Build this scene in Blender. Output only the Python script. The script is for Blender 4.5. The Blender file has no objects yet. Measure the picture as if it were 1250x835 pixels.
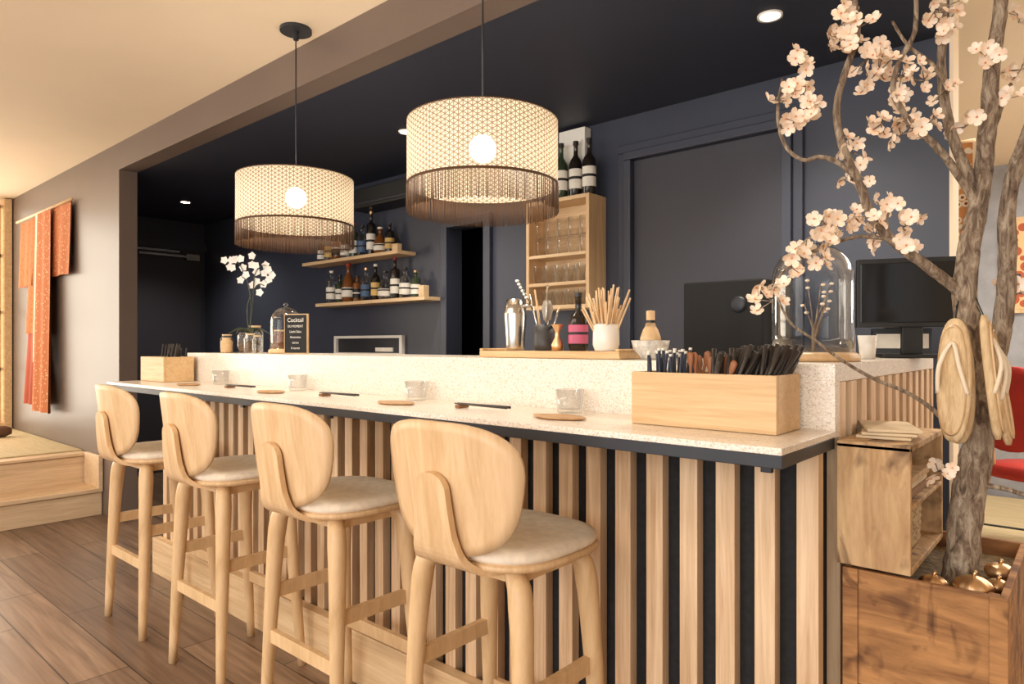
import bpy, math, random
from mathutils import Vector, Matrix
random.seed(7)
sc = bpy.context.scene
PI = math.pi

# ---------------------------------------------------------------- materials
def lin(c):
    return tuple((x/255/12.92 if x/255 <= .04045 else ((x/255+.055)/1.055)**2.4) for x in c)
def rgba(c): return (*lin(c), 1)
def newmat(name):
    m = bpy.data.materials.new(name); m.use_nodes = True
    nt = m.node_tree
    return m, nt, nt.nodes['Principled BSDF']
def coords(nt, scale=(1,1,1), rot=(0,0,0)):
    tc = nt.nodes.new('ShaderNodeTexCoord'); mp = nt.nodes.new('ShaderNodeMapping')
    mp.inputs['Scale'].default_value = scale; mp.inputs['Rotation'].default_value = rot
    nt.links.new(tc.outputs['Object'], mp.inputs['Vector'])
    return mp.outputs['Vector']
def ramp(nt, fac, stops, interp='LINEAR'):
    r = nt.nodes.new('ShaderNodeValToRGB'); r.color_ramp.interpolation = interp
    e = r.color_ramp.elements
    while len(e) < len(stops): e.new(0.5)
    for i, (p, c) in enumerate(stops):
        e[i].position = p; e[i].color = rgba(c)
    nt.links.new(fac, r.inputs['Fac'])
    return r.outputs['Color']
def noise(nt, vec, scale=1, detail=5, dist=0, rough=.55):
    n = nt.nodes.new('ShaderNodeTexNoise')
    n.inputs['Scale'].default_value = scale; n.inputs['Detail'].default_value = detail
    n.inputs['Distortion'].default_value = dist; n.inputs['Roughness'].default_value = rough
    nt.links.new(vec, n.inputs['Vector'])
    return n.outputs['Fac']
def bump(nt, b, h, strength=.2, dist=.01):
    bn = nt.nodes.new('ShaderNodeBump'); bn.inputs['Strength'].default_value = strength
    bn.inputs['Distance'].default_value = dist
    nt.links.new(h, bn.inputs['Height']); nt.links.new(bn.outputs['Normal'], b.inputs['Normal'])
def plain(name, c, rough=.5, metal=0, var=.06, nscale=8, bmp=0, spec=.5):
    m, nt, b = newmat(name)
    f = noise(nt, coords(nt), nscale, 4)
    lo = tuple(max(0, x*(1-var)) for x in c); hi = tuple(min(255, x*(1+var)) for x in c)
    nt.links.new(ramp(nt, f, [(.3, lo), (.7, hi)]), b.inputs['Base Color'])
    b.inputs['Roughness'].default_value = rough; b.inputs['Metallic'].default_value = metal
    b.inputs['Specular IOR Level'].default_value = spec
    if bmp: bump(nt, b, f, bmp)
    return m
def wood(name, c1, c2, scale=(30,30,1.6), rough=.5, bmp=.08, knots=False):
    m, nt, b = newmat(name)
    v = coords(nt, scale)
    f = noise(nt, v, 1, 6, 1.2, .6)
    v2 = coords(nt, tuple(s*5 for s in scale))
    f2 = noise(nt, v2, 1, 3, .3)
    mx = nt.nodes.new('ShaderNodeMath'); mx.operation = 'MULTIPLY_ADD'
    nt.links.new(f2, mx.inputs[0]); mx.inputs[1].default_value = .35
    nt.links.new(f, mx.inputs[2])
    col = ramp(nt, mx.outputs[0], [(.46, c2), (.84, c1)])
    if knots:
        vk = noise(nt, coords(nt, (9, 9, 5)), 1, 3, 1.5)
        kc = ramp(nt, vk, [(.34, (96, 66, 42)), (.47, (255, 255, 255))])
        mm = nt.nodes.new('ShaderNodeMix'); mm.data_type = 'RGBA'; mm.blend_type = 'MULTIPLY'
        mm.inputs['Factor'].default_value = .75
        nt.links.new(col, mm.inputs[6]); nt.links.new(kc, mm.inputs[7]); col = mm.outputs[2]
    nt.links.new(col, b.inputs['Base Color'])
    b.inputs['Roughness'].default_value = rough
    bump(nt, b, mx.outputs[0], bmp, .004)
    return m
def emit(name, c, s):
    m, nt, b = newmat(name); nt.nodes.remove(b)
    e = nt.nodes.new('ShaderNodeEmission'); e.inputs['Color'].default_value = rgba(c); e.inputs['Strength'].default_value = s
    nt.links.new(e.outputs[0], nt.nodes['Material Output'].inputs['Surface'])
    return m
def glass(name, tint=(240,245,245), refl=.35, rough=.03):
    m, nt, b = newmat(name); nt.nodes.remove(b)
    t = nt.nodes.new('ShaderNodeBsdfTransparent'); t.inputs['Color'].default_value = rgba(tint)
    g = nt.nodes.new('ShaderNodeBsdfGlossy'); g.inputs['Roughness'].default_value = rough
    lw = nt.nodes.new('ShaderNodeLayerWeight'); lw.inputs['Blend'].default_value = refl
    mx = nt.nodes.new('ShaderNodeMixShader')
    nt.links.new(lw.outputs['Facing'], mx.inputs[0]); nt.links.new(t.outputs[0], mx.inputs[1]); nt.links.new(g.outputs[0], mx.inputs[2])
    nt.links.new(mx.outputs[0], nt.nodes['Material Output'].inputs['Surface'])
    return m
def frosted(name, c, k=.3):
    m, nt, b = newmat(name); nt.nodes.remove(b)
    t = nt.nodes.new('ShaderNodeBsdfTransparent'); t.inputs['Color'].default_value = rgba((252,252,252))
    g = nt.nodes.new('ShaderNodeBsdfGlossy'); g.inputs['Roughness'].default_value = .15
    d = nt.nodes.new('ShaderNodeBsdfTranslucent'); d.inputs['Color'].default_value = rgba(c)
    a = nt.nodes.new('ShaderNodeMixShader'); a.inputs[0].default_value = .4
    nt.links.new(g.outputs[0], a.inputs[1]); nt.links.new(d.outputs[0], a.inputs[2])
    lw = nt.nodes.new('ShaderNodeLayerWeight'); lw.inputs['Blend'].default_value = k
    mx = nt.nodes.new('ShaderNodeMixShader')
    nt.links.new(lw.outputs['Facing'], mx.inputs[0]); nt.links.new(t.outputs[0], mx.inputs[1]); nt.links.new(a.outputs[0], mx.inputs[2])
    nt.links.new(mx.outputs[0], nt.nodes['Material Output'].inputs['Surface'])
    return m
def dots(name, base, dot, scale=30, thr=.3, rough=.85, third=None):
    m, nt, b = newmat(name)
    v = nt.nodes.new('ShaderNodeTexVoronoi'); v.inputs['Scale'].default_value = scale
    nt.links.new(coords(nt), v.inputs['Vector'])
    st = [(0, dot), (thr, base)]
    if third: st = [(0, third), (thr*.45, dot), (thr, base)]
    nt.links.new(ramp(nt, v.outputs['Distance'], st, 'CONSTANT'), b.inputs['Base Color'])
    b.inputs['Roughness'].default_value = rough
    return m

OAK = wood('oak_veneer', (228,194,152), (204,166,120), (24,24,1.4), .45)
OAKX = wood('oak_solid', (228,194,150), (204,168,122), (14,14,3), .42)
SLAT = wood('slat_pine', (236,206,170), (198,160,120), (34,34,1.4), .55)
PINEX = wood('pine_x', (232,202,160), (206,170,126), (1.6,34,34), .5)
PINEY = wood('pine_y', (230,202,166), (204,172,134), (34,1.6,34), .5)
BAMBOO = wood('bamboo_box', (222,188,142), (200,162,114), (2.5,50,50), .5)
CRATE = wood('crate_wood', (218,184,138), (170,130,88), (14,14,3), .7, .3, True)
CRATE2 = wood('old_crate_wood', (190,138,86), (120,78,44), (2.5,16,16), .75, .4, True)
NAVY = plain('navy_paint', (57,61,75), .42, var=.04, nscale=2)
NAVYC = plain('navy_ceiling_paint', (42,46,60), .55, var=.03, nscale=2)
NAVYD = plain('navy_door_paint', (58,58,67), .5, var=.04, nscale=2)
TAUPE = plain('taupe_paint', (112,97,88), .4, var=.03, nscale=1.5)
CREAM = plain('cream_ceiling_paint', (236,218,192), .8, var=.015, nscale=1)
BLACK = plain('black_felt_and_store_dark', (28,28,30), .85, var=.25, nscale=60)
STEELB = plain('black_steel', (52,54,60), .45, .3)
BLKPL = plain('black_plastic', (22,21,22), .45)
SPK = plain('speaker_black', (14,13,13), .7)
SCREEN = plain('screen_glass', (12,13,16), .12)
STEEL = plain('brushed_steel', (200,196,190), .22, 1)
GOLD = plain('gold_metal', (226,190,146), .38, 1)
WHITE = plain('white_ceramic', (232,228,220), .25, var=.02)
LINEN = plain('seat_linen', (238,224,204), .8, var=.04, nscale=40, bmp=.1)
PAPER = plain('paper_napkin', (214,192,158), .8)
CERB = plain('dark_ceramic', (54,52,52), .5, var=.2, nscale=40)
RED = plain('red_fabric', (178,44,34), .7)
GLASS = glass('clear_glass', (250,252,252), .22)
TUMB = frosted('tumbler_glass', (240,238,230), .35)

def terrazzo():
    m, nt, b = newmat('terrazzo')
    v = nt.nodes.new('ShaderNodeTexVoronoi'); v.inputs['Scale'].default_value = 330
    nt.links.new(coords(nt), v.inputs['Vector'])
    sep = nt.nodes.new('ShaderNodeSeparateColor'); nt.links.new(v.outputs['Color'], sep.inputs[0])
    c = ramp(nt, sep.outputs[0], [(0, (206,192,174)), (.1, (226,214,200)), (.3, (238,228,214)), (.85, (244,236,224)), (.93, (252,248,240))], 'CONSTANT')
    nt.links.new(c, b.inputs['Base Color']); b.inputs['Roughness'].default_value = .28
    return m
TERR = terrazzo()
def floor_mat():
    m, nt, b = newmat('plank_floor')
    br = nt.nodes.new('ShaderNodeTexBrick'); br.offset = .37
    br.inputs['Scale'].default_value = 1
    br.inputs['Brick Width'].default_value = 1.2; br.inputs['Row Height'].default_value = .2
    br.inputs['Mortar Size'].default_value = .003; br.inputs['Bias'].default_value = 0
    br.inputs['Color1'].default_value = rgba((172,143,118)); br.inputs['Color2'].default_value = rgba((130,105,86))
    br.inputs['Mortar'].default_value = rgba((66,50,40))
    nt.links.new(coords(nt), br.inputs['Vector'])
    f = noise(nt, coords(nt, (1.6,26,1)), 1, 6, 1.0)
    g = ramp(nt, f, [(.3, (178,168,160)), (.7, (255,255,255))])
    mm = nt.nodes.new('ShaderNodeMix'); mm.data_type = 'RGBA'; mm.blend_type = 'MULTIPLY'; mm.inputs['Factor'].default_value = 1
    nt.links.new(br.outputs['Color'], mm.inputs[6]); nt.links.new(g, mm.inputs[7])
    nt.links.new(mm.outputs[2], b.inputs['Base Color']); b.inputs['Roughness'].default_value = .36
    bump(nt, b, br.outputs['Fac'], -.15, .003)
    return m
FLOOR = floor_mat()
TATAMI = wood('tatami_mat', (206,188,148), (178,158,118), (3,90,90), .8, .2)
def bark():
    m, nt, b = newmat('bark')
    f = noise(nt, coords(nt, (60,60,18)), 1, 8, 1.0, .7)
    nt.links.new(ramp(nt, f, [(.3,(64,50,40)), (.45,(128,108,90)), (.58,(176,158,136)), (.72,(214,202,182))]), b.inputs['Base Color'])
    b.inputs['Roughness'].default_value = .9; bump(nt, b, f, .9, .01)
    return m
BARK = bark()
def petal():
    m, nt, b = newmat('blossom_petal')
    f = noise(nt, coords(nt), 60, 2)
    nt.links.new(ramp(nt, f, [(.35,(252,222,192)), (.6,(254,240,222))]), b.inputs['Base Color'])
    b.inputs['Roughness'].default_value = .6
    return m
PETAL = petal()
PETALC = plain('blossom_centre', (218,146,98), .7)
ORCH = plain('orchid_petal', (246,240,234), .6)
LEAF = plain('dark_leaf', (52,60,38), .5)
def shade_mat():
    m, nt, b = newmat('patterned_shade'); nt.nodes.remove(b)
    tc = nt.nodes.new('ShaderNodeTexCoord'); sx = nt.nodes.new('ShaderNodeSeparateXYZ')
    nt.links.new(tc.outputs['Object'], sx.inputs[0])
    def M(op, a, bb=None, c=None):
        n = nt.nodes.new('ShaderNodeMath'); n.operation = op
        for i, q in enumerate((a, bb, c)):
            if q is None: continue
            if isinstance(q, (int, float)): n.inputs[i].default_value = q
            else: nt.links.new(q, n.inputs[i])
        return n.outputs[0]
    K = 54
    u = M('MULTIPLY', M('ARCTAN2', sx.outputs[1], sx.outputs[0]), float(K))
    v = M('MULTIPLY', sx.outputs[2], K/.255)
    def fam(a, bb):
        t = M('ADD', M('MULTIPLY', u, a), M('MULTIPLY', v, bb))
        return M('ABSOLUTE', M('SINE', t))
    l1 = fam(1, 0); l2 = fam(.5, .866); l3 = fam(.5, -.866)
    mn = M('MINIMUM', M('MINIMUM', l2, l3), l1)
    f = M('LESS_THAN', mn, .34)
    mixc = nt.nodes.new('ShaderNodeMix'); mixc.data_type = 'RGBA'
    mixc.inputs[6].default_value = rgba((238,224,200)); mixc.inputs[7].default_value = rgba((146,124,102))
    nt.links.new(f, mixc.inputs[0])
    d = nt.nodes.new('ShaderNodeBsdfDiffuse'); t = nt.nodes.new('ShaderNodeBsdfTranslucent'); tr = nt.nodes.new('ShaderNodeBsdfTransparent')
    nt.links.new(mixc.outputs[2], d.inputs[0]); nt.links.new(mixc.outputs[2], t.inputs[0])
    m1 = nt.nodes.new('ShaderNodeMixShader'); m1.inputs[0].default_value = .32
    nt.links.new(d.outputs[0], m1.inputs[1]); nt.links.new(t.outputs[0], m1.inputs[2])
    m2 = nt.nodes.new('ShaderNodeMixShader'); m2.inputs[0].default_value = .08
    nt.links.new(m1.outputs[0], m2.inputs[1]); nt.links.new(tr.outputs[0], m2.inputs[2])
    nt.links.new(m2.outputs[0], nt.nodes['Material Output'].inputs['Surface'])
    return m
SHADE = shade_mat()
FRINGE = plain('fringe_thread', (84,56,30), .7)

# ---------------------------------------------------------------- builder
def catmull(pts, rad, k):
    P = [Vector(p) for p in pts]; n = len(P); op = []; orr = []
    for i in range(n-1):
        p0 = P[max(i-1,0)]; p1 = P[i]; p2 = P[i+1]; p3 = P[min(i+2,n-1)]
        for j in range(k):
            t = j/k
            op.append(.5*((2*p1)+(-p0+p2)*t+(2*p0-5*p1+4*p2-p3)*t*t+(-p0+3*p1-3*p2+p3)*t**3))
            orr.append(rad[i]*(1-t)+rad[i+1]*t)
    op.append(P[-1]); orr.append(rad[-1]); return op, orr
class B:
    def __init__(s): s.v=[]; s.f=[]; s.m=[]; s.s=[]; s.mats=[]
    def add(s, vs, fs, mat, smooth=False, M=None):
        if mat not in s.mats: s.mats.append(mat)
        k = s.mats.index(mat); o = len(s.v)
        for p in vs:
            p = Vector(p)
            if M is not None: p = M @ p
            s.v.append(p)
        for f in fs:
            s.f.append([i+o for i in f]); s.m.append(k); s.s.append(smooth)
    def box(s, x0,x1,y0,y1,z0,z1, mat, M=None):
        vs=[(x,y,z) for z in (z0,z1) for y in (y0,y1) for x in (x0,x1)]
        fs=[(0,2,3,1),(4,5,7,6),(0,1,5,4),(2,6,7,3),(0,4,6,2),(1,3,7,5)]
        s.add(vs,fs,mat,False,M)
    def lathe(s, prof, mat, c=(0,0,0), n=32, M=None, smooth=True):
        vs=[]; fs=[]
        for r,z in prof:
            for i in range(n):
                a=2*PI*i/n; vs.append((c[0]+r*math.cos(a), c[1]+r*math.sin(a), c[2]+z))
        for j in range(len(prof)-1):
            for i in range(n):
                i2=(i+1)%n; fs.append((j*n+i, j*n+i2, (j+1)*n+i2, (j+1)*n+i))
        s.add(vs,fs,mat,smooth,M)
    def cyl(s, r, z0, z1, mat, c=(0,0,0), n=24, M=None, r2=None):
        r2 = r if r2 is None else r2
        s.lathe([(r*.001,z0),(r,z0)],mat,c,n,M,False); s.lathe([(r,z0),(r2,z1)],mat,c,n,M); s.lathe([(r2,z1),(r2*.001,z1)],mat,c,n,M,False)
    def tube(s, pts, rad, mat, n=8, k=1, M=None, jit=0, flat=1, smooth=True):
        if not isinstance(rad,(list,tuple)): rad=[rad]*len(pts)
        P,R = catmull(pts,rad,k) if k>1 else ([Vector(p) for p in pts], list(rad))
        t0=(P[1]-P[0]).normalized()
        up=Vector((0,0,1)) if abs(t0.z)<.9 else Vector((0,1,0))
        nx=t0.cross(up).normalized(); vs=[]; fs=[]
        for i,p in enumerate(P):
            t=(P[min(i+1,len(P)-1)]-P[max(i-1,0)]).normalized()
            nx=(nx-t*nx.dot(t)).normalized(); ny=t.cross(nx)
            for j in range(n):
                a=2*PI*(j+.5)/n; r=R[i]*(1+random.uniform(-jit,jit))
                vs.append(p+nx*math.cos(a)*r+ny*math.sin(a)*r*flat)
        for i in range(len(P)-1):
            for j in range(n):
                j2=(j+1)%n; fs.append((i*n+j,i*n+j2,(i+1)*n+j2,(i+1)*n+j))
        fs.append(tuple(reversed(range(n)))); o=(len(P)-1)*n; fs.append(tuple(range(o,o+n)))
        s.add(vs,fs,mat,smooth,M)
    def sup(s, rings, a, b, e, mat, n=40, c=(0,0,0), M=None):
        vs=[]; fs=[]
        for sc_,z in rings:
            for i in range(n):
                t=2*PI*i/n; ct,st=math.cos(t),math.sin(t)
                vs.append((c[0]+sc_*a*math.copysign(abs(ct)**(2/e),ct), c[1]+sc_*b*math.copysign(abs(st)**(2/e),st), c[2]+z))
        for j in range(len(rings)-1):
            for i in range(n):
                i2=(i+1)%n; fs.append((j*n+i,j*n+i2,(j+1)*n+i2,(j+1)*n+i))
        s.add(vs,fs,mat,True,M)
    def shell(s, fn, th, mat, rings=6, n=40, M=None):
        vs=[]; fs=[]
        for side in (1,-1):
            for j in range(rings+1):
                for i in range(n):
                    p,nn=fn(max(j/rings,.001),2*PI*i/n); vs.append(Vector(p)+Vector(nn)*th*.5*side)
        N=(rings+1)*n
        for j in range(rings):
            for i in range(n):
                i2=(i+1)%n
                fs.append((j*n+i,(j+1)*n+i,(j+1)*n+i2,j*n+i2))
                fs.append((N+j*n+i,N+j*n+i2,N+(j+1)*n+i2,N+(j+1)*n+i))
        for i in range(n):
            i2=(i+1)%n; fs.append((rings*n+i,N+rings*n+i,N+rings*n+i2,rings*n+i2))
        s.add(vs,fs,mat,True,M)
    def ball(s, c, r, mat, n=16, sz=1, M=None):
        prof=[(max(r*math.sin(PI*i/10),r*.001),-r*sz*math.cos(PI*i/10)) for i in range(11)]
        s.lathe(prof,mat,c,n,M)
    def done(s, name, loc=(0,0,0), rz=0, bevel=0, rot=None):
        me=bpy.data.meshes.new(name); me.from_pydata([tuple(v) for v in s.v],[],s.f)
        for m in s.mats: me.materials.append(m)
        me.polygons.foreach_set('material_index', s.m); me.polygons.foreach_set('use_smooth', s.s)
        me.update()
        o=bpy.data.objects.new(name,me); sc.collection.objects.link(o)
        o.location=loc; o.rotation_euler = rot if rot else (0,0,rz)
        if bevel:
            md=o.modifiers.new('bevel','BEVEL'); md.width=bevel; md.segments=2; md.limit_method='ANGLE'; md.angle_limit=math.radians(50)
        return o
def slab(name,x0,x1,y0,y1,z0,z1,mat,bevel=0):
    b=B(); b.box(x0,x1,y0,y1,z0,z1,mat); return b.done(name,bevel=bevel)
def Rz(a,c=(0,0,0)): return Matrix.Translation(c) @ Matrix.Rotation(a,4,'Z')

# ---------------------------------------------------------------- room
ZC=2.68; ZB=2.49; YW=1.77; YB=3.17; XL=-6.97; XE=-.445
slab('floor',-8.2,4,-4,7,-.1,0,FLOOR)
slab('ceiling',-8.2,4,-4,YW,ZC,ZC+.1,CREAM)
slab('ceiling_back_room',-2.6,4,YB+.12,6.6,ZC,ZC+.1,CREAM)
slab('ceiling_passage',XE+.02,4,YW,YB+.12,ZC,ZC+.1,CREAM)
b=B(); b.box(-8.2,-5.22,YW,YW+.12,0,ZC,TAUPE); b.box(-5.22,XE+.02,YW,YW+.12,ZB,ZC+.1,TAUPE); b.done('wall_front')
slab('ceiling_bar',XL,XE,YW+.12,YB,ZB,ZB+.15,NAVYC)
b=B(); b.box(XL-.12,XL,YW+.12,YB,0,ZB+.15,NAVY); b.done('wall_left_recess')
b=B(); X1=XL+.002; b.box(X1,XL+.04,2.28,3.12,0,2.2,NAVYD); b.box(X1,XL+.07,2.2,2.28,0,2.28,NAVY); b.box(X1,XL+.07,2.28,3.165,2.2,2.28,NAVY)
b.box(XL+.04,XL+.09,2.95,3.08,2.1,2.16,STEEL); b.box(XL+.09,XL+.11,2.5,3.05,2.12,2.14,STEEL); b.box(XL+.04,XL+.05,2.45,2.9,2.17,2.19,STEEL)
b.done('door_1')
b=B()
b.box(XL-.12,-3.32,YB,YB+.12,0,ZB+.15,NAVY); b.box(-3.32,-2.98,YB,YB+.12,2.04,ZB+.15,NAVY)
b.box(-2.98,XE,YB,YB+.12,0,ZB+.15,NAVY); b.box(XE-.12,XE,YB,YB+.12,ZB+.15,ZC+.1,NAVY)
b.done('wall_back')
b=B(); b.box(-5.0,-2.75,YB+.9,YB+.95,0,2.5,BLACK); b.box(-2.8,-2.75,YB+.12,YB+.9,0,2.5,BLACK); b.box(-5.0,-4.95,YB+.12,YB+.9,0,2.5,BLACK); b.box(-5.0,-2.75,YB+.12,YB+.95,2.5,2.55,BLACK)  # store walls coloured black so the doorway reads as unlit; not felt here
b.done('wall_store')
b=B()
for (a,c) in ((-3.38,-3.32),(-2.98,-2.92)): b.box(a,c,YB-.03,YB-.001,0,2.1,NAVY)
b.box(-3.32,-2.98,YB-.03,YB-.001,2.04,2.1,NAVY); b.done('trim_1',bevel=.005)
b=B()
x0,x1,zt=-1.97,-1.0,2.33; YF=YB-.001
for w,t in ((0,.03),(.045,.05)):
    b.box(x0+w,x0+w+.045,YB-t,YF,0,zt-w-.045,NAVY); b.box(x1-w-.045,x1-w,YB-t,YF,0,zt-w-.045,NAVY); b.box(x0+w,x1-w,YB-t,YF,zt-w-.045,zt-w,NAVY)
b.box(x0+.09,x1-.09,YB-.012,YF,0,zt-.09,NAVYD)
b.done('door_2',bevel=.006)
slab('trim_2',XE+.001,XE+.014,YB-.01,YB+.13,0,ZC-.001,CREAM)
# room behind
slab('wall_far',-2.6,4,6.6,6.7,0,ZC,plain('far_wall_paint',(160,162,168),.8))
slab('wall_far_left',-2.7,-2.6,YB+.12,6.7,0,ZC,CREAM)
slab('wall_right',4,4.1,-4,6.7,0,ZC,CREAM)
slab('tatami_floor',-2.5,3.9,3.5,6.5,0,.06,TATAMI)
b=B()
for i in range(5): b.box(-2.4+i*1.2,-2.37+i*1.2,3.52,6.48,.06,.066,BLKPL)
for y in (4.4,5.4): b.box(-2.48,3.88,y,y+.03,.06,.067,BLKPL)
b.done('tatami_border')
b=B(); b.box(-8.2,-8.1,-4,YW,0,ZC,CREAM); b.done('wall_left')
SHOJI=emit('shoji_paper',(255,242,220),4.0)
b=B(); b.box(-8.08,-8.06,-2.2,1.66,.5,2.6,SHOJI)
for y in [-2.2+.55*i for i in range(8)]: b.box(-8.06,-8.03,y,y+.03,.5,2.6,PINEX)
for z in (.46,1.0,1.55,2.1,2.58): b.box(-8.06,-8.03,-2.2,1.7,z,z+.03,PINEX)
b.box(-8.1,-8.0,1.70,1.76,.43,2.67,PINEX); b.done('window_1')
b=B()
b.box(-8.0,-5.85,-2,1.765,0,.40,PINEY); b.box(-8.0,-5.83,-2,1.765,.405,.425,PINEY); b.box(-8.0,-5.98,-2,1.765,.425,.435,TATAMI)
b.box(-5.85,-5.54,-2,1.765,0,.165,PINEY); b.box(-5.85,-5.52,-2,1.735,.17,.2,PINEY)
b.box(-5.83,-5.52,1.735,1.765,.17,.435,PINEY)
b.done('tatami_platform_step',bevel=.004)
b=B(); m_=plain('cushion_brown',(96,70,52),.8); b.tube([(0,-.25,.05),(0,-.2,.05),(0,.2,.05),(0,.25,.05)],[.03,.05,.05,.03],m_,14); b.done('bolster_cushion',(-7.3,1.35,.435))

# kimono
KIM=dots('kimono_rust',(180,106,62),(222,186,142),34,.22,.85,(150,84,50))
KIM2=dots('kimono_orange',(186,114,66),(172,98,56),30,.35,.85)
KRED=plain('kimono_red',(160,70,42),.8)
def cloth(b,xa0,xa1,za,xb0,xb1,zb,mat,y=0,amp=.012,k=4,nx=24,nz=10):
    vs=[];fs=[]
    for s_ in (0,1):
        for j in range(nz+1):
            t=j/nz
            for i in range(nx+1):
                u=i/nx; x=(xa0+(xa1-xa0)*u)*(1-t)+(xb0+(xb1-xb0)*u)*t
                vs.append((x, y-.008*s_-amp*(1+math.sin(u*k*2*PI+t))*(.3+t), za+(zb-za)*t))
    N=(nx+1)*(nz+1)
    for j in range(nz):
        for i in range(nx):
            a=j*(nx+1)+i; q=(a,a+1,a+nx+2,a+nx+1); fs.append(q); fs.append(tuple(N+x for x in reversed(q)))
    b.add(vs,fs,mat,True)
b=B()
cloth(b,-7.6,-7.18,2.38,-7.6,-7.18,1.78,KIM2,-.01,.008,2)
cloth(b,-6.64,-6.15,2.4,-6.66,-6.15,1.82,KIM,-.01,.008,2)
cloth(b,-7.22,-6.85,2.38,-7.32,-6.88,1.35,KIM2,-.016,.01,2)
cloth(b,-7.32,-6.88,1.4,-7.36,-6.9,.72,KRED,-.014,.014,3)
cloth(b,-6.94,-6.56,2.38,-6.98,-6.52,.68,KIM,-.04,.014,2)
cloth(b,-6.98,-6.92,2.38,-7.04,-6.98,1.1,plain('kimono_lining',(228,214,190),.8),-.045,.003,1)
b.tube([(-7.68,-.03,2.4),(-6.1,-.03,2.4)],.012,OAKX,8)
b.done('kimono_wall_hanging',(0,YW-.012,0))

DL=emit('downlight_glow',(255,240,215),14)
for i,x in enumerate((-.93,-3.03,-5.97)):
    b=B(); b.lathe([(.036,0),(.046,-.004),(.046,.003)],WHITE,n=28); b.lathe([(.0005,-.002),(.036,-.002)],DL,n=28)
    b.done('ceiling_downlight',(x,2.55,ZB-.003))
    l=bpy.data.lights.new('spot','SPOT'); l.energy=62; l.spot_size=2.2; l.spot_blend=.8; l.color=(1,.9,.78); l.shadow_soft_size=.05
    o=bpy.data.objects.new('downlight_lamp',l); o.location=(x,2.55,ZB-.03); sc.collection.objects.link(o)

# ---------------------------------------------------------------- bar
b=B()
b.box(-3.9,XE-.03,1.58,1.655,0,1.02,BLACK)
b.box(XE-.14,XE-.031,1.66,2.78,0,1.16,BLACK)
x=-3.9
while x<XE-.01:
    b.box(x,min(x+.047,XE),1.545,1.579,.0,1.02,SLAT); x+=.0943
y=1.66
while y<2.8:
    b.box(XE-.03,XE,y,min(y+.047,2.82),0,1.164,SLAT); y+=.0943
b.box(-3.93,-.95,1.5,1.544,0,.19,PINEX)
b.box(-3.77,XE,1.62,1.657,1.04,1.207,TERR); b.box(-3.77,XE,1.657,2.0,1.165,1.207,TERR)
b.box(-3.77,XE-.14,1.66,1.70,.9,1.165,BLACK)
b.box(XE-.16,XE,2.0,2.82,1.165,1.207,TERR)
b.box(XE-.16,XE-.03,2.785,2.82,0,1.165,BLACK)
b.box(-3.95,XE,1.28,1.62,1.042,1.056,TERR)
b.box(-3.95,XE,1.282,1.31,1.016,1.042,STEELB); b.box(XE-.03,XE-.001,1.31,1.62,1.016,1.042,STEELB); b.box(-3.95,-3.92,1.31,1.62,1.016,1.042,STEELB)
b.box(-3.92,XE-.03,1.31,1.62,1.03,1.042,STEELB)
for x in (-3.7,-3.0,-2.3,-1.6,-.58):
    b.box(x,x+.025,1.40,1.545,1.004,1.016,STEELB); b.box(x,x+.025,1.53,1.544,.96,1.004,STEELB)
b.done('slatted_bar_counter',bevel=.0015)
b=B(); b.box(-2.9,-.62,2.62,YB-.06,0,.9,NAVYD); b.box(-2.92,-.62,2.58,YB-.055,.9,.94,TERR); b.done('back_counter',bevel=.003)

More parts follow.
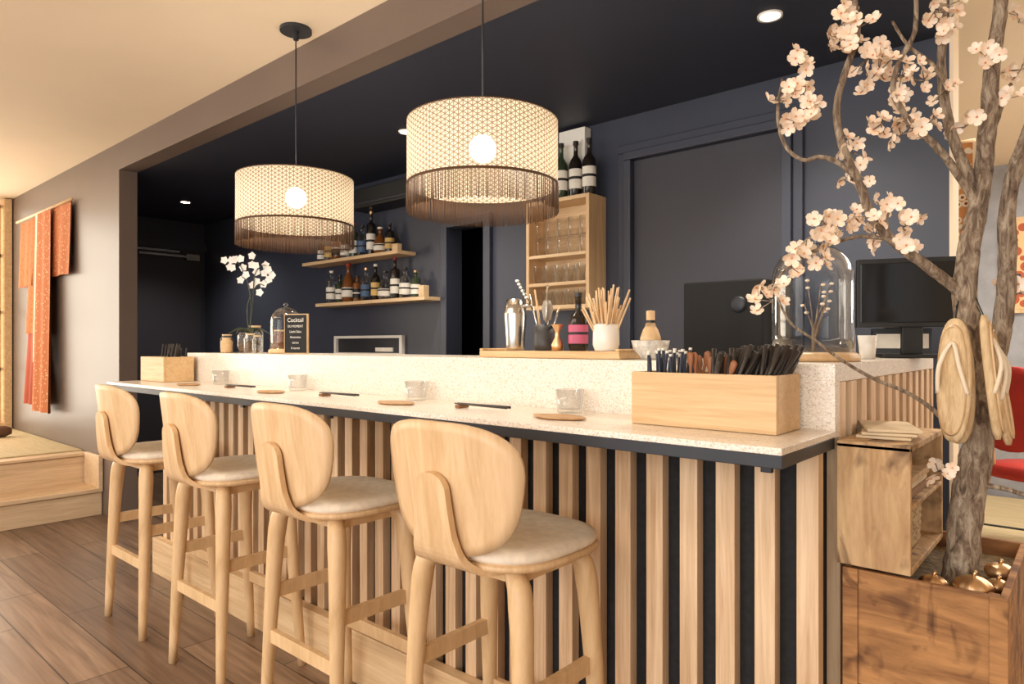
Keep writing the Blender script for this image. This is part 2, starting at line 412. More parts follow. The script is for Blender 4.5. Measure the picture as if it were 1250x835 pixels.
# ---------------------------------------------------------------- stools
def make_stool(loc):
    b=B()
    for sx in (-1,1):
        for sy in (-1,1):
            fy = -.155 if sy<0 else .17
            b.tube([(sx*.10,sy*.09,.726),(sx*.145,sy*.118,.714),(sx*.165,sy*.128,.66),(sx*.18,sy*.138,.45),(sx*.2,fy,0)],[.02,.026,.029,.024,.0155],OAKX,10,4)
    def leg(z,sx,sy):
        t=(.67-z)/.67; fy=-.155 if sy<0 else .17
        return Vector((sx*(.165+.035*t), sy*.128+(fy-sy*.128)*t, z))
    for z,a,c in ((.31,(-1,-1),(1,-1)),(.27,(-1,1),(1,1)),(.45,(-1,-1),(-1,1)),(.45,(1,-1),(1,1))):
        p,q=leg(z,*a),leg(z,*c); d=(q-p).normalized(); nrm=Vector((0,0,1)).cross(d)
        vs=[]
        for e in (p,q):
            for u,w in ((-.009,-.021),(.009,-.021),(.009,.021),(-.009,.021)): vs.append(e+nrm*u+Vector((0,0,w)))
        b.add(vs,[(0,1,2,3),(7,6,5,4),(0,4,5,1),(1,5,6,2),(2,6,7,3),(3,7,4,0)],OAKX)
    b.box(-.12,.12,-.11,-.075,.70,.735,OAKX); b.box(-.12,.12,.075,.11,.70,.735,OAKX)
    b.box(-.14,-.105,-.1,.1,.70,.735,OAKX); b.box(.105,.14,-.1,.1,.70,.735,OAKX)
    b.sup([(.001,.735),(.9,.735),(.985,.742),(1,.75),(.985,.757),(.9,.757)],.215,.205,2.9,OAK,44,(0,.01,0))
    b.sup([(.93,.756),(.975,.762),(.985,.770),(.955,.780),(.85,.787),(.5,.785),(.001,.782)],.215,.205,2.9,LINEN,44,(0,.01,0))
    path=[(0,-.05,.735),(0,-.14,.735),(0,-.19,.742),(0,-.222,.77),(0,-.236,.82),(0,-.243,.88),(0,-.247,.93),(0,-.249,.95),(0,-.25,.962)]
    wid=[.13,.12,.10,.08,.064,.056,.05,.038,.012]
    P,W=catmull(path,wid,4); vs=[];fs=[]
    for i,p in enumerate(P):
        t=(P[min(i+1,len(P)-1)]-P[max(i-1,0)]).normalized(); nn=Vector((1,0,0)).cross(t)*.008
        vs+= [p+nn+Vector((-W[i],0,0)),p+nn+Vector((W[i],0,0)),p-nn+Vector((W[i],0,0)),p-nn+Vector((-W[i],0,0))]
    for i in range(len(P)-1):
        for j in range(4):
            fs.append((i*4+j,i*4+(j+1)%4,(i+1)*4+(j+1)%4,(i+1)*4+j))
    fs.append((0,3,2,1)); o=(len(P)-1)*4; fs.append((o,o+1,o+2,o+3)); b.add(vs,fs,OAK)
    def fn(r,t):
        ct,st=math.cos(t),math.sin(t); e=2.9
        x=r*.222*math.copysign(abs(ct)**(2/e),ct); z=r*.152*math.copysign(abs(st)**(2/e),st)
        x*= 1+.12*(z/.15)-.04
        y=-.228+1.15*x*x-.12*z
        n=Vector((-2.3*x,1,.12)).normalized()
        return (x,y,z+.925),n
    b.shell(fn,.013,OAK,7,48)
    return b.done('bar_stool',loc)
for x in (-3.25,-2.548,-1.845,-1.14): make_stool((x,1.28,0))

# ---------------------------------------------------------------- pendants
BULB=emit('bulb_glow',(255,244,226),80)
for x in (-2.74,-1.575):
    b=B(); zt=.215; R=.255
    b.lathe([(R,0),(R,zt)],SHADE,n=72)
    b.lathe([(R+.001,-.002),(R+.0015,.007),(R-.003,.007)],FRINGE,n=72); b.lathe([(R+.001,zt-.003),(R+.001,zt+.001)],FRINGE,n=72)
    for i in range(520):
        a=2*PI*i/520; L=.088+random.uniform(-.004,.004); d=random.uniform(-.006,.006)
        r1=R+random.uniform(-.002,.002)
        b.tube([(r1*math.cos(a),r1*math.sin(a),0),(r1*math.cos(a+d),r1*math.sin(a+d),-L)],.0011,FRINGE,3)
    for i in range(3):
        a=2*PI*i/3+.4; b.tube([(0,0,zt-.02),(R*math.cos(a),R*math.sin(a),zt-.006)],.002,STEELB,5)
    b.ball((0,0,.13),.046,BULB,16); b.cyl(.018,.175,.205,STEELB); b.tube([(0,0,.2),(0,0,ZC-1.785)],.0035,STEELB,6)
    b.cyl(.012,ZC-1.785-.05,ZC-1.785-.012,STEELB); b.cyl(.07,ZC-1.785-.014,ZC-1.785,STEELB,n=36)
    b.done('pendant_lamp',(x,1.66,1.785))
    l=bpy.data.lights.new('p','POINT'); l.energy=4.5; l.color=(1,.88,.72); l.shadow_soft_size=.04
    o=bpy.data.objects.new('pendant_bulb_light',l); o.location=(x,1.66,1.85); sc.collection.objects.link(o)

# ---------------------------------------------------------------- back wall: shelves, bottles
GL_D=plain('bottle_dark',(34,28,24),.12); GL_A=plain('bottle_amber',(120,72,34),.12); GL_G=plain('bottle_green',(50,62,44),.12)
GL_C=frosted('bottle_clear',(214,216,210),.45); LB_W=plain('label_white',(234,228,216),.7); LB_K=plain('label_black',(24,22,22),.6)
LB_R=plain('label_red',(150,44,36),.6); LB_P=plain('label_pink',(190,90,120),.6); CAP=plain('bottle_cap',(36,30,28),.4)
LB_Y=plain('label_yellow',(214,176,104),.6); LB_B=plain('label_blue',(70,96,130),.6)
def bottle(loc,h=.28,r=.035,g=GL_D,lab=LB_W,name='liquor_bottle',neck=.32,kind=0,cap=None):
    b=B(); hb=h*(1-neck)
    if kind==0:
        pr=[(.0005,0),(r*.9,0),(r,.006),(r,hb*.88),(r*.8,hb*.97),(r*.42,hb*1.07),(r*.34,hb*1.12),(r*.32,h*.93),(r*.38,h*.935),(r*.38,h*.95)]
    elif kind==1:
        pr=[(.0005,0),(r*.94,0),(r,.006),(r,hb),(r*.92,hb*1.05),(r*.4,hb*1.1),(r*.34,hb*1.13),(r*.34,h*.93),(r*.42,h*.935),(r*.42,h*.95)]
    else:
        r*=1.25; pr=[(.0005,0),(r*.75,0),(r*.95,.02),(r,hb*.35),(r*.96,hb*.6),(r*.7,hb*.9),(r*.32,hb*1.05),(r*.28,h*.9),(r*.36,h*.91),(r*.36,h*.95)]
    b.lathe(pr,g,n=20)
    b.cyl(r*.42,h*.93,h,cap or CAP,n=14)
    lz=(.2,.72) if kind<2 else (.2,.55)
    b.lathe([(r+.0012,hb*lz[0]),(r+.0012,hb*lz[1])],lab,n=20)
    b.lathe([(r+.0018,hb*.45),(r+.0018,hb*.52)],LB_K if lab is not LB_K else LB_W,n=20)
    return b.done(name,loc,random.uniform(0,6))
YS=YB-.002
b=B(); b.box(-4.86,-3.66,3.0,YS,1.885,1.91,PINEX); b.box(-3.72,-3.66,3.0,3.04,1.91,1.955,PINEX); b.done('bottle_shelf',bevel=.002)
b=B(); b.box(-4.67,-3.38,3.0,YS,1.55,1.575,PINEX); b.box(-3.44,-3.39,3.0,3.05,1.575,1.65,PINEX); b.done('bottle_shelf',bevel=.002)
gs=[GL_D,GL_C,GL_A,GL_C,GL_G,GL_C,GL_D,GL_A]; ls=[LB_W,LB_Y,LB_K,LB_W,LB_W,LB_B,LB_W]
caps=[CAP,GOLD,LB_W,CAP,LB_R]
x=-4.72
for i in range(9):
    bottle((x,3.09,1.911),(.2,.24,.29,.22,.27,.24,.33,.2,.22)[i],(.034,.04)[i%2],gs[i%8],ls[i%7],kind=(0,1,2,0,1,0,1,2,1)[i],cap=caps[i%5]); x+=.108
x=-4.58
for i in range(10):
    bottle((x,3.09,1.576),(.26,.22,.3,.2,.25,.27,.21,.3,.22,.19)[i],(.042,.034)[i%2],gs[(i*3+1)%8],ls[(i*3)%7],kind=(1,0,2,1,0,0,2,1,0,1)[i],cap=caps[(i+2)%5]); x+=.112
b=B(); b.box(-4.2,-3.5,2.98,YS,2.25,2.39,BLKPL); b.box(-4.17,-3.53,2.972,2.985,2.27,2.29,STEELB); b.done('air_conditioner',bevel=.02)
b=B(); w,h=.42,.13
b.box(-w,w,-.03,0,0,.02,WHITE); b.box(-w,w,-.03,0,h,h+.02,WHITE); b.box(-w,-w+.03,-.03,0,.02,h,WHITE); b.box(w-.03,w,-.03,0,.02,h,WHITE); b.box(-w+.03,w-.03,-.008,0,.02,h,STEELB)
b.box(.1,.3,-.02,-.008,.03,.06,LB_W); b.done('wall_socket_panel',(-4.2,YS,1.17))

b=B(); x0,x1,y0,z0,z1=-2.5,-2.06,3.0,1.45,2.07
b.box(x0,x0+.022,y0,YS,z0,z1,OAK); b.box(x1-.022,x1,y0,YS,z0,z1,OAK); b.box(x0+.022,x1-.022,y0,YS,z1-.022,z1,PINEX); b.box(x0+.022,x1-.022,y0,YS,z0,z0+.022,PINEX)
b.box(x0+.022,x1-.022,YB-.014,YS,z0+.022,z1-.022,PINEX)
for z in (1.6,1.76): b.box(x0+.022,x1-.022,y0,YB-.014,z-.018,z,PINEX)
b.done('glassware_cabinet',bevel=.002)
b=B()
for z in (1.473,1.601):
    for i in range(5):
        for j in range(2):
            b.lathe([(.0005,.004),(.026,.004),(.034,.1 if z>1.5 else .085)],TUMB,(x0+.065+i*.078,y0+.045+j*.07,z),16)
for i in range(5):
    for k in range(2):
        b.lathe([(.0005,.004),(.028,.004),(.036,.1),(.034,.1)],TUMB,(x0+.065+i*.078,y0+.06,1.761+k*.1),16)
b.done('drinking_glasses')
for i,(x,y,l,c) in enumerate(((-2.36,3.05,LB_R,GL_D),(-2.275,3.04,LB_W,GL_G),(-2.19,3.06,LB_W,GL_D),(-2.1,3.06,LB_W,GL_D))):
    bottle((x,y,2.071),.31,.037,c,l,'wine_bottle')
b=B(); b.box(-.09,.09,-.03,.03,0,.40,WHITE); b.box(-.07,.07,-.033,-.03,.2,.33,LB_W); b.done('white_carton',(-2.25,3.134,2.071),bevel=.008)

b=B(); b.box(-.17,.17,-.16,.16,0,.57,SPK)
b.lathe([(.0005,.172),(.03,.172),(.034,.16)],STEELB,n=24,M=Matrix.Translation((.07,0,.47))@Matrix.Rotation(PI/2,4,'X'))
b.done('black_speaker',(-1.15,2.78,.941),bevel=.008)
b=B(); b.box(-.165,.165,-.015,.015,.1,.325,BLKPL); b.box(-.155,.155,-.018,-.014,.115,.31,SCREEN); b.box(-.03,.03,.0,.03,.012,.14,BLKPL); b.box(-.1,.1,-.07,.07,0,.012,BLKPL)
b.done('computer_monitor',(-.455,2.516,1.208),math.radians(22),bevel=.004)
b=B(); b.box(-.09,.09,-.05,.05,0,.1,STEELB); b.box(-.08,.08,-.052,-.05,.03,.08,LB_W); b.box(-.05,.05,-.03,.03,.1,.13,BLKPL); b.done('card_printer',(-.53,2.72,1.208),.3,bevel=.006)
b=B(); b.lathe([(.0005,0),(.02,0),(.027,.07),(.025,.07),(.02,.005)],WHITE,n=20); b.done('paper_cup',(-.515,2.2,1.208))

# ---------------------------------------------------------------- parapet items
ZP=1.208
b=B(); b.box(-.28,.28,-.085,.085,0,.022,BAMBOO); b.box(-.28,-.265,-.085,.085,.022,.03,BAMBOO); b.box(.265,.28,-.085,.085,.022,.03,BAMBOO); b.done('wooden_tray',(-1.325,1.76,ZP),bevel=.003)
ZT=ZP+.023
b=B(); b.lathe([(.0005,0),(.03,0),(.032,.01),(.04,.125),(.039,.13),(.036,.14),(.03,.175),(.0005,.182)],STEEL,n=28); b.done('cocktail_shaker',(-1.515,1.76,ZT))
b=B(); b.lathe([(.0005,0),(.034,0),(.036,.02),(.037,.085),(.033,.085),(.03,.01)],CERB,n=28)
for i in range(7):
    a=i*.9; b.tube([(.01*math.cos(a),.01*math.sin(a),.01),(.055*math.cos(a),.04*math.sin(a),.13+.014*i)],.003,(STEEL,OAKX)[i%2],6)
b.ball((-.055,-.02,.15),.02,STEEL,12,.4); b.lathe([(.012,.1),(.02,.14),(.012,.165),(.0005,.168)],plain('pestle',(150,140,126),.5),(.01,0,0),14)
b.tube([(-.02,0,.05),(-.06,0,.15),(-.09,0,.2),(-.12,.01,.24)],[.002,.002,.0015,.001],LEAF,6,4)
for i in range(6): b.ball((-.08-.01*i,.002*i,.18+.012*i),.007,ORCH,8,.7)
b.done('bar_tools_cup',(-1.385,1.76,ZT))
b=B(); b.lathe([(.0005,0),(.018,0),(.02,.02),(.008,.045),(.008,.06),(.02,.085)],GOLD,n=20); b.done('jigger',(-1.31,1.73,ZT))
bottle((-1.25,1.76,ZT),.185,.031,GL_D,LB_P,'beer_bottle',.38)
b=B(); b.lathe([(.0005,0),(.034,0),(.036,.004),(.0415,.02),(.04,.078),(.037,.084),(.035,.08),(.035,.01)],WHITE,n=28)
for i in range(60):
    a=random.uniform(0,2*PI); r=random.uniform(0,.022); q=random.uniform(.02,.09); a2=a+random.uniform(-.5,.5)
    b.tube([(r*math.cos(a),r*math.sin(a),.012),(q*math.cos(a2),q*math.sin(a2)*.7,random.uniform(.12,.2))],random.choice((.0022,.003)),OAKX,5)
b.done('bamboo_straw_pot',(-1.145,1.76,ZT))
b=B(); b.lathe([(.0005,0),(.028,0),(.03,.008),(.05,.03),(.056,.055),(.053,.055),(.045,.03),(.02,.012)],plain('matcha_bowl_ceramic',(196,190,180),.3,var=.15,nscale=60),n=32)
b.done('matcha_bowl',(-.985,1.75,ZP))
b=B(); b.lathe([(.03,0),(.03,.006),(.022,.03),(.011,.046),(.011,.05)],OAKX,n=24); b.lathe([(.0125,.046),(.0125,.085),(.0005,.087)],OAK,n=16)
for i in range(40):
    a=i*PI/20; b.tube([(.03*math.cos(a),.03*math.sin(a),-.004),(.012*math.cos(a),.012*math.sin(a),.05)],.001,PINEX,3)
b.lathe([(.0125,.05),(.0132,.054),(.0125,.058)],CAP,n=16)
b.done('matcha_whisk',(-.985,1.75,ZP+.056))

def cutlery_box(name,x0,x1,y0,y1,z0,h,mat):
    b=B(); t=.012; xm,ym=(x0+x1)/2,(y0+y1)/2; a=(x1-x0)/2; c=(y1-y0)/2
    b.box(-a,a,-c,-c+t,0,h,mat); b.box(-a,a,c-t,c,0,h,mat); b.box(-a,-a+t,-c+t,c-t,0,h,mat); b.box(a-t,a,-c+t,c-t,0,h,mat); b.box(-a+t,a-t,-c+t,c-t,0,t,mat)
    return b.done(name,(xm,ym,z0),bevel=.0015)
ZK=1.057
cutlery_box('cutlery_box',-.869,-.515,1.45,1.6,ZK,.127,BAMBOO)
BLU=plain('blue_lacquer',(40,48,66),.4); WAL=plain('walnut_spoon',(150,92,54),.5); BLS=plain('black_lacquer',(50,42,37),.45)
b=B()
for i in range(30):
    x=-.155+random.uniform(0,.09); y=random.uniform(-.05,.05)
    p=Vector((x,y,.016)); q=Vector((x-.01+random.uniform(-.01,.04),y*1.1,.155+random.uniform(0,.025)))
    b.tube([p,q],[.0025,.004],BLU,6); b.tube([q,q+(q-p).normalized()*.006],.0042,LB_W,6)
for i in range(16):
    x=-.06+random.uniform(0,.09); y=random.uniform(-.05,.05)
    p=Vector((x,y,.016)); q=Vector((x+random.uniform(-.02,.05),y*1.1,.125+random.uniform(0,.02))); d=(q-p).normalized()
    b.tube([p,q,q+d*.012,q+d*.028,q+d*.034],[.003,.004,.008,.009,.004],WAL,8,flat=.4)
for i in range(80):
    x=.01+random.uniform(0,.13); y=random.uniform(-.05,.05)
    p=Vector((x-.02,y,.016)); q=Vector((min(x+random.uniform(-.03,.08),.2),y*1.1,.155+random.uniform(0,.04)))
    b.tube([p,q],[.003,.0055],BLS,6)
b.done('chopsticks_and_spoons',(-.692,1.525,ZK))
cutlery_box('cutlery_box',-3.93,-3.63,1.44,1.595,ZK,.13,BAMBOO)
b=B()
for i in range(30):
    x=random.uniform(-.02,.1); y=random.uniform(-.05,.05)
    b.tube([(x,y,.014),(x+.04+random.uniform(-.02,.04),y,.17+random.uniform(0,.03))],[.003,.0045],BLS,6)
b.done('chopsticks',(-3.78,1.52,ZK))
WALN=wood('walnut',(150,104,64),(112,72,42),(4,40,40),.5)
NAPD=wood('napkin_dish_wood',(206,164,116),(170,126,82),(4,40,40),.5)
for x in (-3.255,-2.56,-1.8,-1.137):
    b=B(); b.lathe([(.0005,0),(.034,0),(.036,.004),(.041,.066),(.038,.066),(.033,.01),(.0005,.01)],TUMB,n=28)
    b.done('water_glass',(x,1.56,ZK))
for x in (-3.29,-2.53,-1.74,-1.07):
    b=B(); b.sup([(.001,0),(.85,0),(1,.004),(.97,.006),(.7,.004),(.001,.004)],.085,.05,1.6,NAPD,32); b.done('wooden_napkin_dish',(x,1.42,ZK))
for x in (-2.865,-2.12,-1.39):
    b=B()
    for d in (-.006,.006): b.tube([(-.11,d,.012),(.11,d*1.2,.012)],[.0025,.004],BLS,6)
    b.box(-.095,-.075,-.02,.02,0,.009,WALN); b.done('chopstick_pair',(x,1.46,ZK),random.uniform(-.06,.06))

def dome(name,loc,r,h,fill=True):
    b=B(); z=.022
    b.lathe([(.0005,0),(r*1.12,0),(r*1.12,.015),(r*1.02,.022),(.0005,.022)],OAKX,n=40)
    prof=[(r*.98,z)]+[(r,z+(h-r)*i/4) for i in range(5)]+[(max(r*math.cos(PI/2*i/8),.001),z+h-r+r*math.sin(PI/2*i/8)) for i in range(1,9)]
    b.lathe(prof,GLASS,n=48); b.ball((0,0,z+h+.01),.011,GLASS,12)
    if fill:
        for i in range(7):
            a=random.uniform(0,6.28); q=r*random.uniform(.2,.55); hz=h*random.uniform(.35,.75)
            b.tube([(0,0,z),(q*.4*math.cos(a),q*.4*math.sin(a),z+hz*.5),(q*math.cos(a+.4),q*math.sin(a+.4),z+hz)],[.003,.002,.001],BARK,5,3)
            for k in range(2): b.ball((q*math.cos(a+.4)+random.uniform(-.01,.01),q*math.sin(a+.4)+random.uniform(-.01,.01),z+hz-.02*k),.006,PETAL,8,.6)
    return b.done(name,loc)
dome('glass_cloche',(-.57,1.87,ZP),.102,.29)
dome('glass_cloche',(-3.065,1.8,ZP),.074,.21,False)
b=B(); b.box(-.068,.068,-.006,.006,0,.19,OAKX); b.box(-.064,.064,-.0075,-.005,.004,.186,plain('chalkboard',(28,28,30),.8)); b.box(-.03,.03,.006,.05,0,.008,OAKX)
bb=b.done('menu_chalkboard',(-2.9,1.76,ZP),.35)
CH=plain('chalk',(232,230,222),.9)
for i,(t,s_) in enumerate((('Cocktail',.028),('DU MOMENT',.015),('Litchi Sake',.016),('Amaretto',.016),('citron',.016),('6 euros',.016))):
    cu=bpy.data.curves.new('chalk_text','FONT'); cu.body=t; cu.size=s_; cu.align_x='CENTER'; cu.materials.append(CH)
    o=bpy.data.objects.new('chalk_text_%d'%i,cu); sc.collection.objects.link(o); o.parent=bb; o.location=(0,-.0082,.152-.026*i); o.rotation_euler=(PI/2,0,0)
b=B(); b.lathe([(.0005,0),(.045,0),(.06,.03),(.06,.09),(.05,.11),(.045,.11)],TUMB,n=28); b.cyl(.052,.004,.06,plain('orchid_moss',(96,74,52),.9,var=.3,nscale=50))
for i in range(5):
    a=i*1.3; b.tube([(0,0,.1),(.05*math.cos(a),.05*math.sin(a),.13),(.11*math.cos(a),.11*math.sin(a),.10)],[.01,.02,.003],LEAF,8,3,flat=.25)
stems=[[(0,0,.1),(.01,0,.25),(-.01,.0,.38),(-.06,0,.48),(-.13,0,.5)],[(0,0,.1),(.02,0,.28),(.03,0,.42),(.08,0,.47),(.13,0,.42)],[(0,0,.1),(-.01,0,.25),(.04,0,.36),(.08,0,.36)]]
for st in stems: b.tube(st,[.003,.003,.0025,.002,.001][:len(st)],LEAF,6,5)
spots=[(-.13,.5),(-.1,.5),(-.07,.49),(-.04,.46),(-.02,.42),(-.11,.46),(-.08,.45),(.13,.42),(.11,.45),(.08,.47),(.05,.46),(.03,.43),(.1,.4),(.07,.42),(.04,.38),(.08,.36),(.06,.33),(0,.47),(.01,.52),(-.03,.51),(.02,.36),(-.05,.4)]
for (x,z) in spots:
    y=random.uniform(-.02,.02); x+=random.uniform(-.008,.008); z+=random.uniform(-.01,.01)
    for k in range(5):
        a=k*2*PI/5+x*20; d=Vector((math.cos(a),-.2,math.sin(a)))*.02; q=Vector((-math.sin(a),0,math.cos(a)))*.012
        c=Vector((x,y,z)); b.add([c,c+d*.6+q,c+d*1.15,c+d*.6-q],[(0,1,2,3)],ORCH,True)
b.done('potted_orchid',(-3.43,1.8,ZP),math.radians(41))
for (x,y,r,h,m) in ((-3.64,1.78,.035,.1,CERB),(-3.29,1.73,.03,.1,TUMB),(-3.2,1.84,.035,.12,GL_A),(-3.56,1.9,.045,.15,TUMB),(-3.2,1.72,.022,.09,TUMB),(-3.48,1.70,.03,.08,BAMBOO)):
    b=B(); b.lathe([(.0005,0),(r*.9,0),(r,.006),(r,h*.75),(r*.7,h*.88),(r*.7,h*.96)],m,n=20); b.cyl(r*.75,h*.93,h,OAKX,n=20); b.done('condiment_jar',(x,y,ZP))

# ---------------------------------------------------------------- crates
def crate(name,x0,x1,y0,y1,z0,z1,mat,open_face=None,planks=3,t=.014):
    b=B(); H=z1-z0
    for i in range(planks):
        a=z0+H*i/planks+.002; c=z0+H*(i+1)/planks-.002
        b.box(x0,x1,y0,y0+t,a,c,mat); b.box(x0,x1,y1-t,y1,a,c,mat); b.box(x0,x0+t,y0+t,y1-t,a,c,mat)
        if open_face!='x': b.box(x1-t,x1,y0+t,y1-t,a,c,mat)
    b.box(x0+t,x1-(0 if open_face=='x' else t),y0+t,y1-t,z0,z0+t,mat)
    if open_face=='x': b.box(x0,x1,y0,y1,z1-t+.002,z1+.002,mat); b.box(x0+t,x1,y0+t,y1-t,z0+H*.5,z0+H*.5+.01,mat)
    else:
        for xx in (x0+t,x1-t-.02):
            b.box(xx,xx+.02,y0+t,y0+t+.02,z0,z1-.004,mat)
        b.box(x0-.001,x0+.03,y0-.006,y0,z0,z1,mat); b.box(x1-.03,x1+.001,y0-.006,y0,z0,z1,mat)
    return b.done(name,bevel=.002)
crate('wooden_planter_crate',-.425,-.13,1.61,2.1,0,.76,CRATE2,None,3)
crate('wooden_wine_crate',-.44,-.295,1.612,2.0,.762,1.035,CRATE,'x',1)
slab('crate_gravel',-.41,-.145,1.646,2.08,.62,.72,plain('moss_fill',(110,92,66),.9,var=.3,nscale=60,bmp=.6))
b=B()
for i in range(3): b.box(-.055,.055,-.1,.1,.008*i,.008*i+.007,PAPER,Rz(.12*i))
b.done('folded_napkins',(-.372,1.78,1.038),.1,bevel=.002)
WICK=dots('wicker',(190,160,116),(110,80,50),90,.3)
b=B(); b.sup([(.001,0),(.85,0),(.95,.02),(1,.11),(.95,.11),(.9,.02)],.045,.1,3,WICK,32)
for i in range(6): b.sup([(.93+.01*i,.01+.016*i),(.99+.01*i,.017+.016*i),(.93+.01*i,.024+.016*i)],.045,.1,3,WICK,32)
b.done('wicker_basket',(-.36,1.8,.778))
b=B(); b.box(-.05,.05,-.12,.12,0,.015,WALN); b.box(-.045,.045,-.11,.11,.015,.03,PAPER); b.box(-.05,.05,-.1,.11,.03,.045,CRATE); b.done('notebook_stack',(-.36,1.8,.911))
for (x,y,r) in ((-.195,1.69,.034),(-.265,1.68,.026),(-.165,1.86,.028),(-.16,1.76,.022)):
    b=B()
    n=40; vs=[]; fs=[]
    for j in range(11):
        ph=PI*j/10
        for i in range(n):
            a=2*PI*i/n; rr=r*math.sin(ph)*(1+.09*abs(math.cos(4*a)))+.0004; vs.append((rr*math.cos(a),rr*math.sin(a),r*.72*(1-math.cos(ph))))
    for j in range(10):
        for i in range(n):
            i2=(i+1)%n; fs.append((j*n+i,j*n+i2,(j+1)*n+i2,(j+1)*n+i))
    b.add(vs,fs,GOLD,True); b.tube([(0,0,r*1.4),(0.004,0,r*1.75)],.004,GOLD,6); b.done('golden_pumpkin',(x,y,.72))

# ---------------------------------------------------------------- blossom tree
U=.001837
def S(a,c,v=0): return Vector(((a-1175)*U, v, 1.25-(c-421)*U))
b=B()
def br(pts,r0,r1,k=5,n=10,jit=.1,v0=0,v1=0):
    m=len(pts); P=[S(p[0],p[1],v0+(v1-v0)*i/(m-1)) for i,p in enumerate(pts)]
    b.tube(P,[r0+(r1-r0)*i/(m-1) for i in range(m)],BARK,n,k,jit=jit); return P
br([(1172,715),(1174,680),(1180,620),(1190,560),(1198,510),(1194,460),(1184,410),(1178,360),(1182,310),(1192,260),(1200,210)],.036,.019,5,14)
br([(1200,210),(1206,150),(1210,90),(1220,20),(1226,-40)],.019,.013)
br([(1198,500),(1210,450),(1220,390),(1223,320),(1220,260),(1228,210),(1244,160),(1260,110)],.022,.013,v1=-.04)
br([(1200,240),(1180,200),(1166,150),(1160,90),(1164,30),(1170,-30)],.013,.008,v1=.05)
br([(1182,372),(1165,352),(1130,325),(1085,292),(1062,264),(1050,235),(1036,205),(1022,170),(1018,130),(1028,90),(1042,45),(1038,0),(1044,-30)],.013,.005,v1=-.02)
br([(1040,212),(1022,196),(1002,190),(985,193),(966,178),(957,150),(957,120),(964,88)],.006,.003,v1=.04)
br([(1192,250),(1160,205),(1135,180),(1100,150),(1080,118),(1084,85),(1100,50),(1098,-10)],.009,.004,v1=-.06)
br([(1160,110),(1148,70),(1130,40),(1120,0)],.006,.003,v1=.1)
br([(1206,170),(1225,140),(1240,115),(1258,90)],.008,.004,v1=.06)
br([(1190,545),(1165,530),(1135,500),(1100,478),(1060,462),(1020,440),(985,415),(955,395),(938,365)],.006,.002,v0=0,v1=-.05)
br([(1180,590),(1210,592),(1240,600),(1262,590)],.007,.003,v1=-.1)
br([(1085,292),(1050,288),(1010,300),(975,318),(945,352)],.005,.002,v1=.04)
br([(1090,296),(1082,270),(1090,250)],.004,.002)
br([(1226,320),(1240,350),(1256,372)],.006,.003,v1=-.05)
def flower(c,r,ax):
    ax=ax.normalized(); t=ax.orthogonal().normalized(); w=ax.cross(t); off=random.random()*6
    for k in range(5):
        a=off+k*2*PI/5; d=t*math.cos(a)+w*math.sin(a); q=ax.cross(d); cup=random.uniform(.2,.8)
        p=[c, c+d*r*.35+q*r*.30+ax*r*cup*.3, c+d*r*.75+q*r*.46+ax*r*cup*.6, c+d*r*1.02+q*r*.22+ax*r*cup, c+d*r*1.02-q*r*.22+ax*r*cup, c+d*r*.75-q*r*.46+ax*r*cup*.6, c+d*r*.35-q*r*.30+ax*r*cup*.3, c+d*r*.6+ax*r*cup*.35]
        b.add(p,[(0,1,7),(1,2,7),(2,3,7),(3,4,7),(4,5,7),(5,6,7),(6,0,7)],PETAL,True)
    b.ball(c+ax*r*.12,r*.13,PETALC,8)
cl=[(1045,35,5),(1012,42,5),(1035,12,4),(1020,55,3),(1085,65,4),(1072,88,5),(1100,95,4),(1128,98,3),(1140,15,4),(1150,35,3),(1205,70,3),
(965,80,3),(976,105,4),(950,122,3),(987,135,4),(970,148,3),(1095,122,3),(1075,152,4),(1110,145,5),(1130,152,4),(1100,165,3),(1038,185,4),(1046,212,3),(1155,108,2),(1222,122,3),
(1015,275,5),(1042,265,4),(1068,287,4),(1080,255,3),(1102,278,4),(1104,300,2),(985,292,3),(1005,310,4),(965,326,3),(937,355,3),(942,368,2),(1145,575,3),(1240,360,3),(1246,85,3),(1178,155,2),(1060,100,3),(1000,268,3),(1246,20,3),(1060,70,4)]
for (a,c,n_) in cl:
    for i in range(n_+2):
        v=random.uniform(-.05,.04); p=S(a+random.uniform(-14,14),c+random.uniform(-13,13),v)
        q=S(a,c,0); b.tube([q,p],.0012,BARK,4)
        flower(p,random.uniform(.013,.019),Vector((random.uniform(-1.2,1.2),-1,random.uniform(-.9,1.1))))
b.done('cherry_blossom_tree',(-.228,1.803,0),math.radians(41))
STRAW=wood('straw',(228,202,160),(186,152,108),(60,60,10),.8)
STRAP=plain('sandal_strap',(236,220,194),.8)
b=B()
for (a,c,rt,v,tw) in ((1138,462,.02,-.075,-1.05),(1150,466,-.03,-.05,-1.0),(1171,458,-.12,-.10,.85),(1184,466,-.19,-.085,.8)):
    M=Matrix.Translation(S(a,c,v))@Matrix.Rotation(rt,4,'Y')@Matrix.Rotation(tw,4,'Z')@Matrix.Rotation(PI/2,4,'X')
    b.sup([(.001,-.008),(.9,-.008),(1,-.004),(1,.004),(.9,.008),(.001,.008)],.034,.132,2.4,STRAW,36,M=M)
    b.sup([(.86,.0085),(.9,.011),(.86,.0125)],.034,.132,2.4,OAKX,36,M=M)
    b.tube([(-.03,-.03,.006),(-.02,.03,.022),(0,.08,.01),(.02,.03,.022),(.03,-.03,.006)],.0045,STRAP,6,5,M=M)
    b.tube([(0,.13,0),(0,.17,-.01)],.0015,BLKPL,4,M=M)
b.done('hanging_straw_sandals',(-.228,1.803,0),math.radians(41))

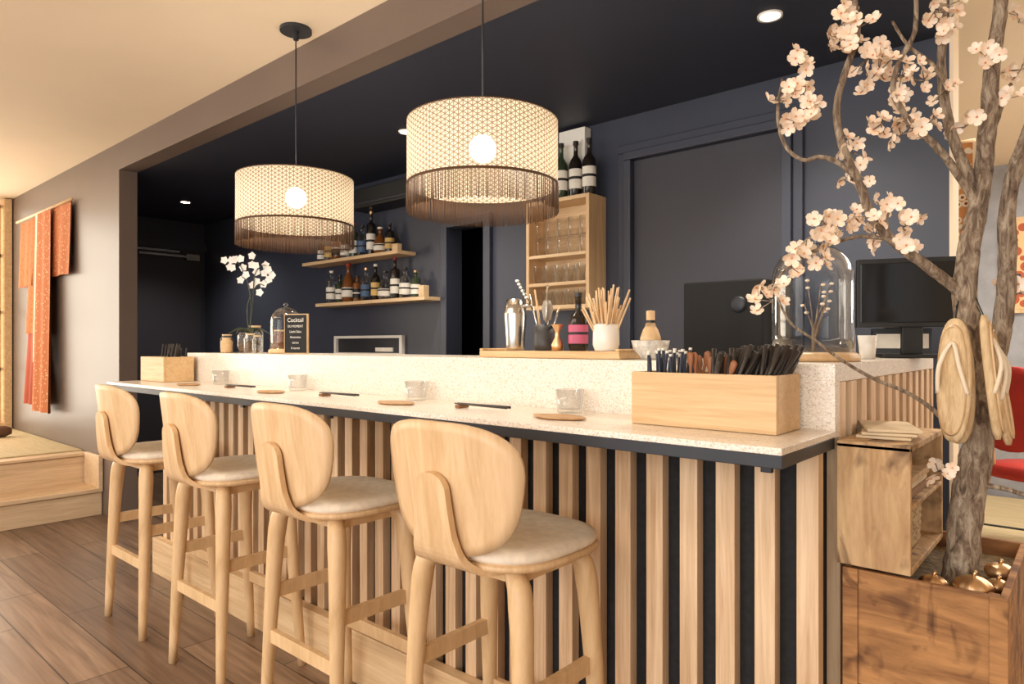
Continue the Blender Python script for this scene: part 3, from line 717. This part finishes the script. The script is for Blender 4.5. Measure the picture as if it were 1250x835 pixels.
b=B()
def fn(r,t):
    x=r*.26*math.cos(t); z=r*.24*math.sin(t); return (x,.22-1.2*x*x,z+.82),Vector((2.4*x,1,0)).normalized()
b.shell(fn,.05,RED,6,36); b.sup([(.001,.42),(.9,.42),(1,.45),(.9,.49),(.001,.49)],.25,.25,2.5,RED,36)
for sx in (-1,1):
    b.tube([(sx*.17,.17,.44),(sx*.23,.24,0)],[.018,.012],OAKX,8); b.tube([(sx*.17,-.17,.44),(sx*.22,-.22,0)],[.018,.012],OAKX,8)
    b.tube([(sx*.12,.2,.46),(sx*.12,.22,.68)],.014,OAKX,8)
b.done('red_dining_chair',(-.25,4.9,.067),2.6)
b=B(); b.box(-.5,.5,-.35,.35,.7,.73,OAKX)
for sx in (-1,1):
    for sy in (-1,1): b.tube([(sx*.42,sy*.28,.7),(sx*.45,sy*.31,0)],[.025,.018],OAKX,8)
b.done('dining_table',(.7,5.4,.067),bevel=.004)
KP=dots('banner_print',(206,140,84),(240,224,196),22,.4,.8,(150,60,40))
b=B(); cloth(b,-.09,.09,.6,-.09,.09,.0,KP,0,.004,2); b.tube([(-.1,0,.61),(.1,0,.61)],.01,OAKX,8); b.tube([(0,0,.61),(0,0,ZC-1.75)],.004,STEELB,6); b.done('patterned_noren_banner',(-.60,4.4,1.75))
b=B(); b.box(-.28,.28,-.03,0,0,.75,OAKX); b.box(-.25,.25,-.034,-.03,.03,.72,dots('print_art',(226,190,140),(180,90,60),12,.45,.8,(60,70,90))); b.done('wall_art_frame',(-.3,6.6,1.5))

# ---------------------------------------------------------------- lights
def area(name,loc,rot,sx,sy,e,col):
    l=bpy.data.lights.new(name,'AREA'); l.shape='RECTANGLE'; l.size=sx; l.size_y=sy; l.energy=e; l.color=col
    o=bpy.data.objects.new(name,l); o.location=loc; o.rotation_euler=rot; sc.collection.objects.link(o); return o
area('behind_camera_fill',(-.5,-3.4,1.7),(math.radians(85),0,0),6,2.2,190,(1,.97,.93))  # added soft daylight fill behind the camera; no window stands there
area('shoji_daylight',(-7.9,-.3,1.5),(0,math.radians(-90),0),2,3.4,52,(1,.9,.76))
area('back_room_light',(.6,5,2.6),(0,0,0),2,1.5,80,(1,.94,.85))
area('overhead_fill',(-3.5,-.6,2.6),(0,0,0),5,.6,45,(1,.9,.76))  # added unseen warm fill under the ceiling
l=bpy.data.lights.new('pt','POINT'); l.energy=60; l.color=(1,.93,.84); l.shadow_soft_size=.2
o=bpy.data.objects.new('back_room_fill',l); o.location=(1.2,4.6,1.6); sc.collection.objects.link(o)  # bare point light added to brighten the back room and its ceiling
w=bpy.data.worlds.new('world'); sc.world=w; w.use_nodes=True
w.node_tree.nodes['Background'].inputs[0].default_value=(1,.96,.91,1); w.node_tree.nodes['Background'].inputs[1].default_value=.82

cd=bpy.data.cameras.new('camera'); cd.sensor_width=36; cd.lens=36*822/1250; cd.shift_y=.0028; cd.clip_start=.05
cam=bpy.data.objects.new('camera',cd); cam.location=(0,0,1.25); cam.rotation_euler=(PI/2,0,math.radians(41)); sc.collection.objects.link(cam)
sc.camera=cam
sc.view_settings.view_transform='Standard'
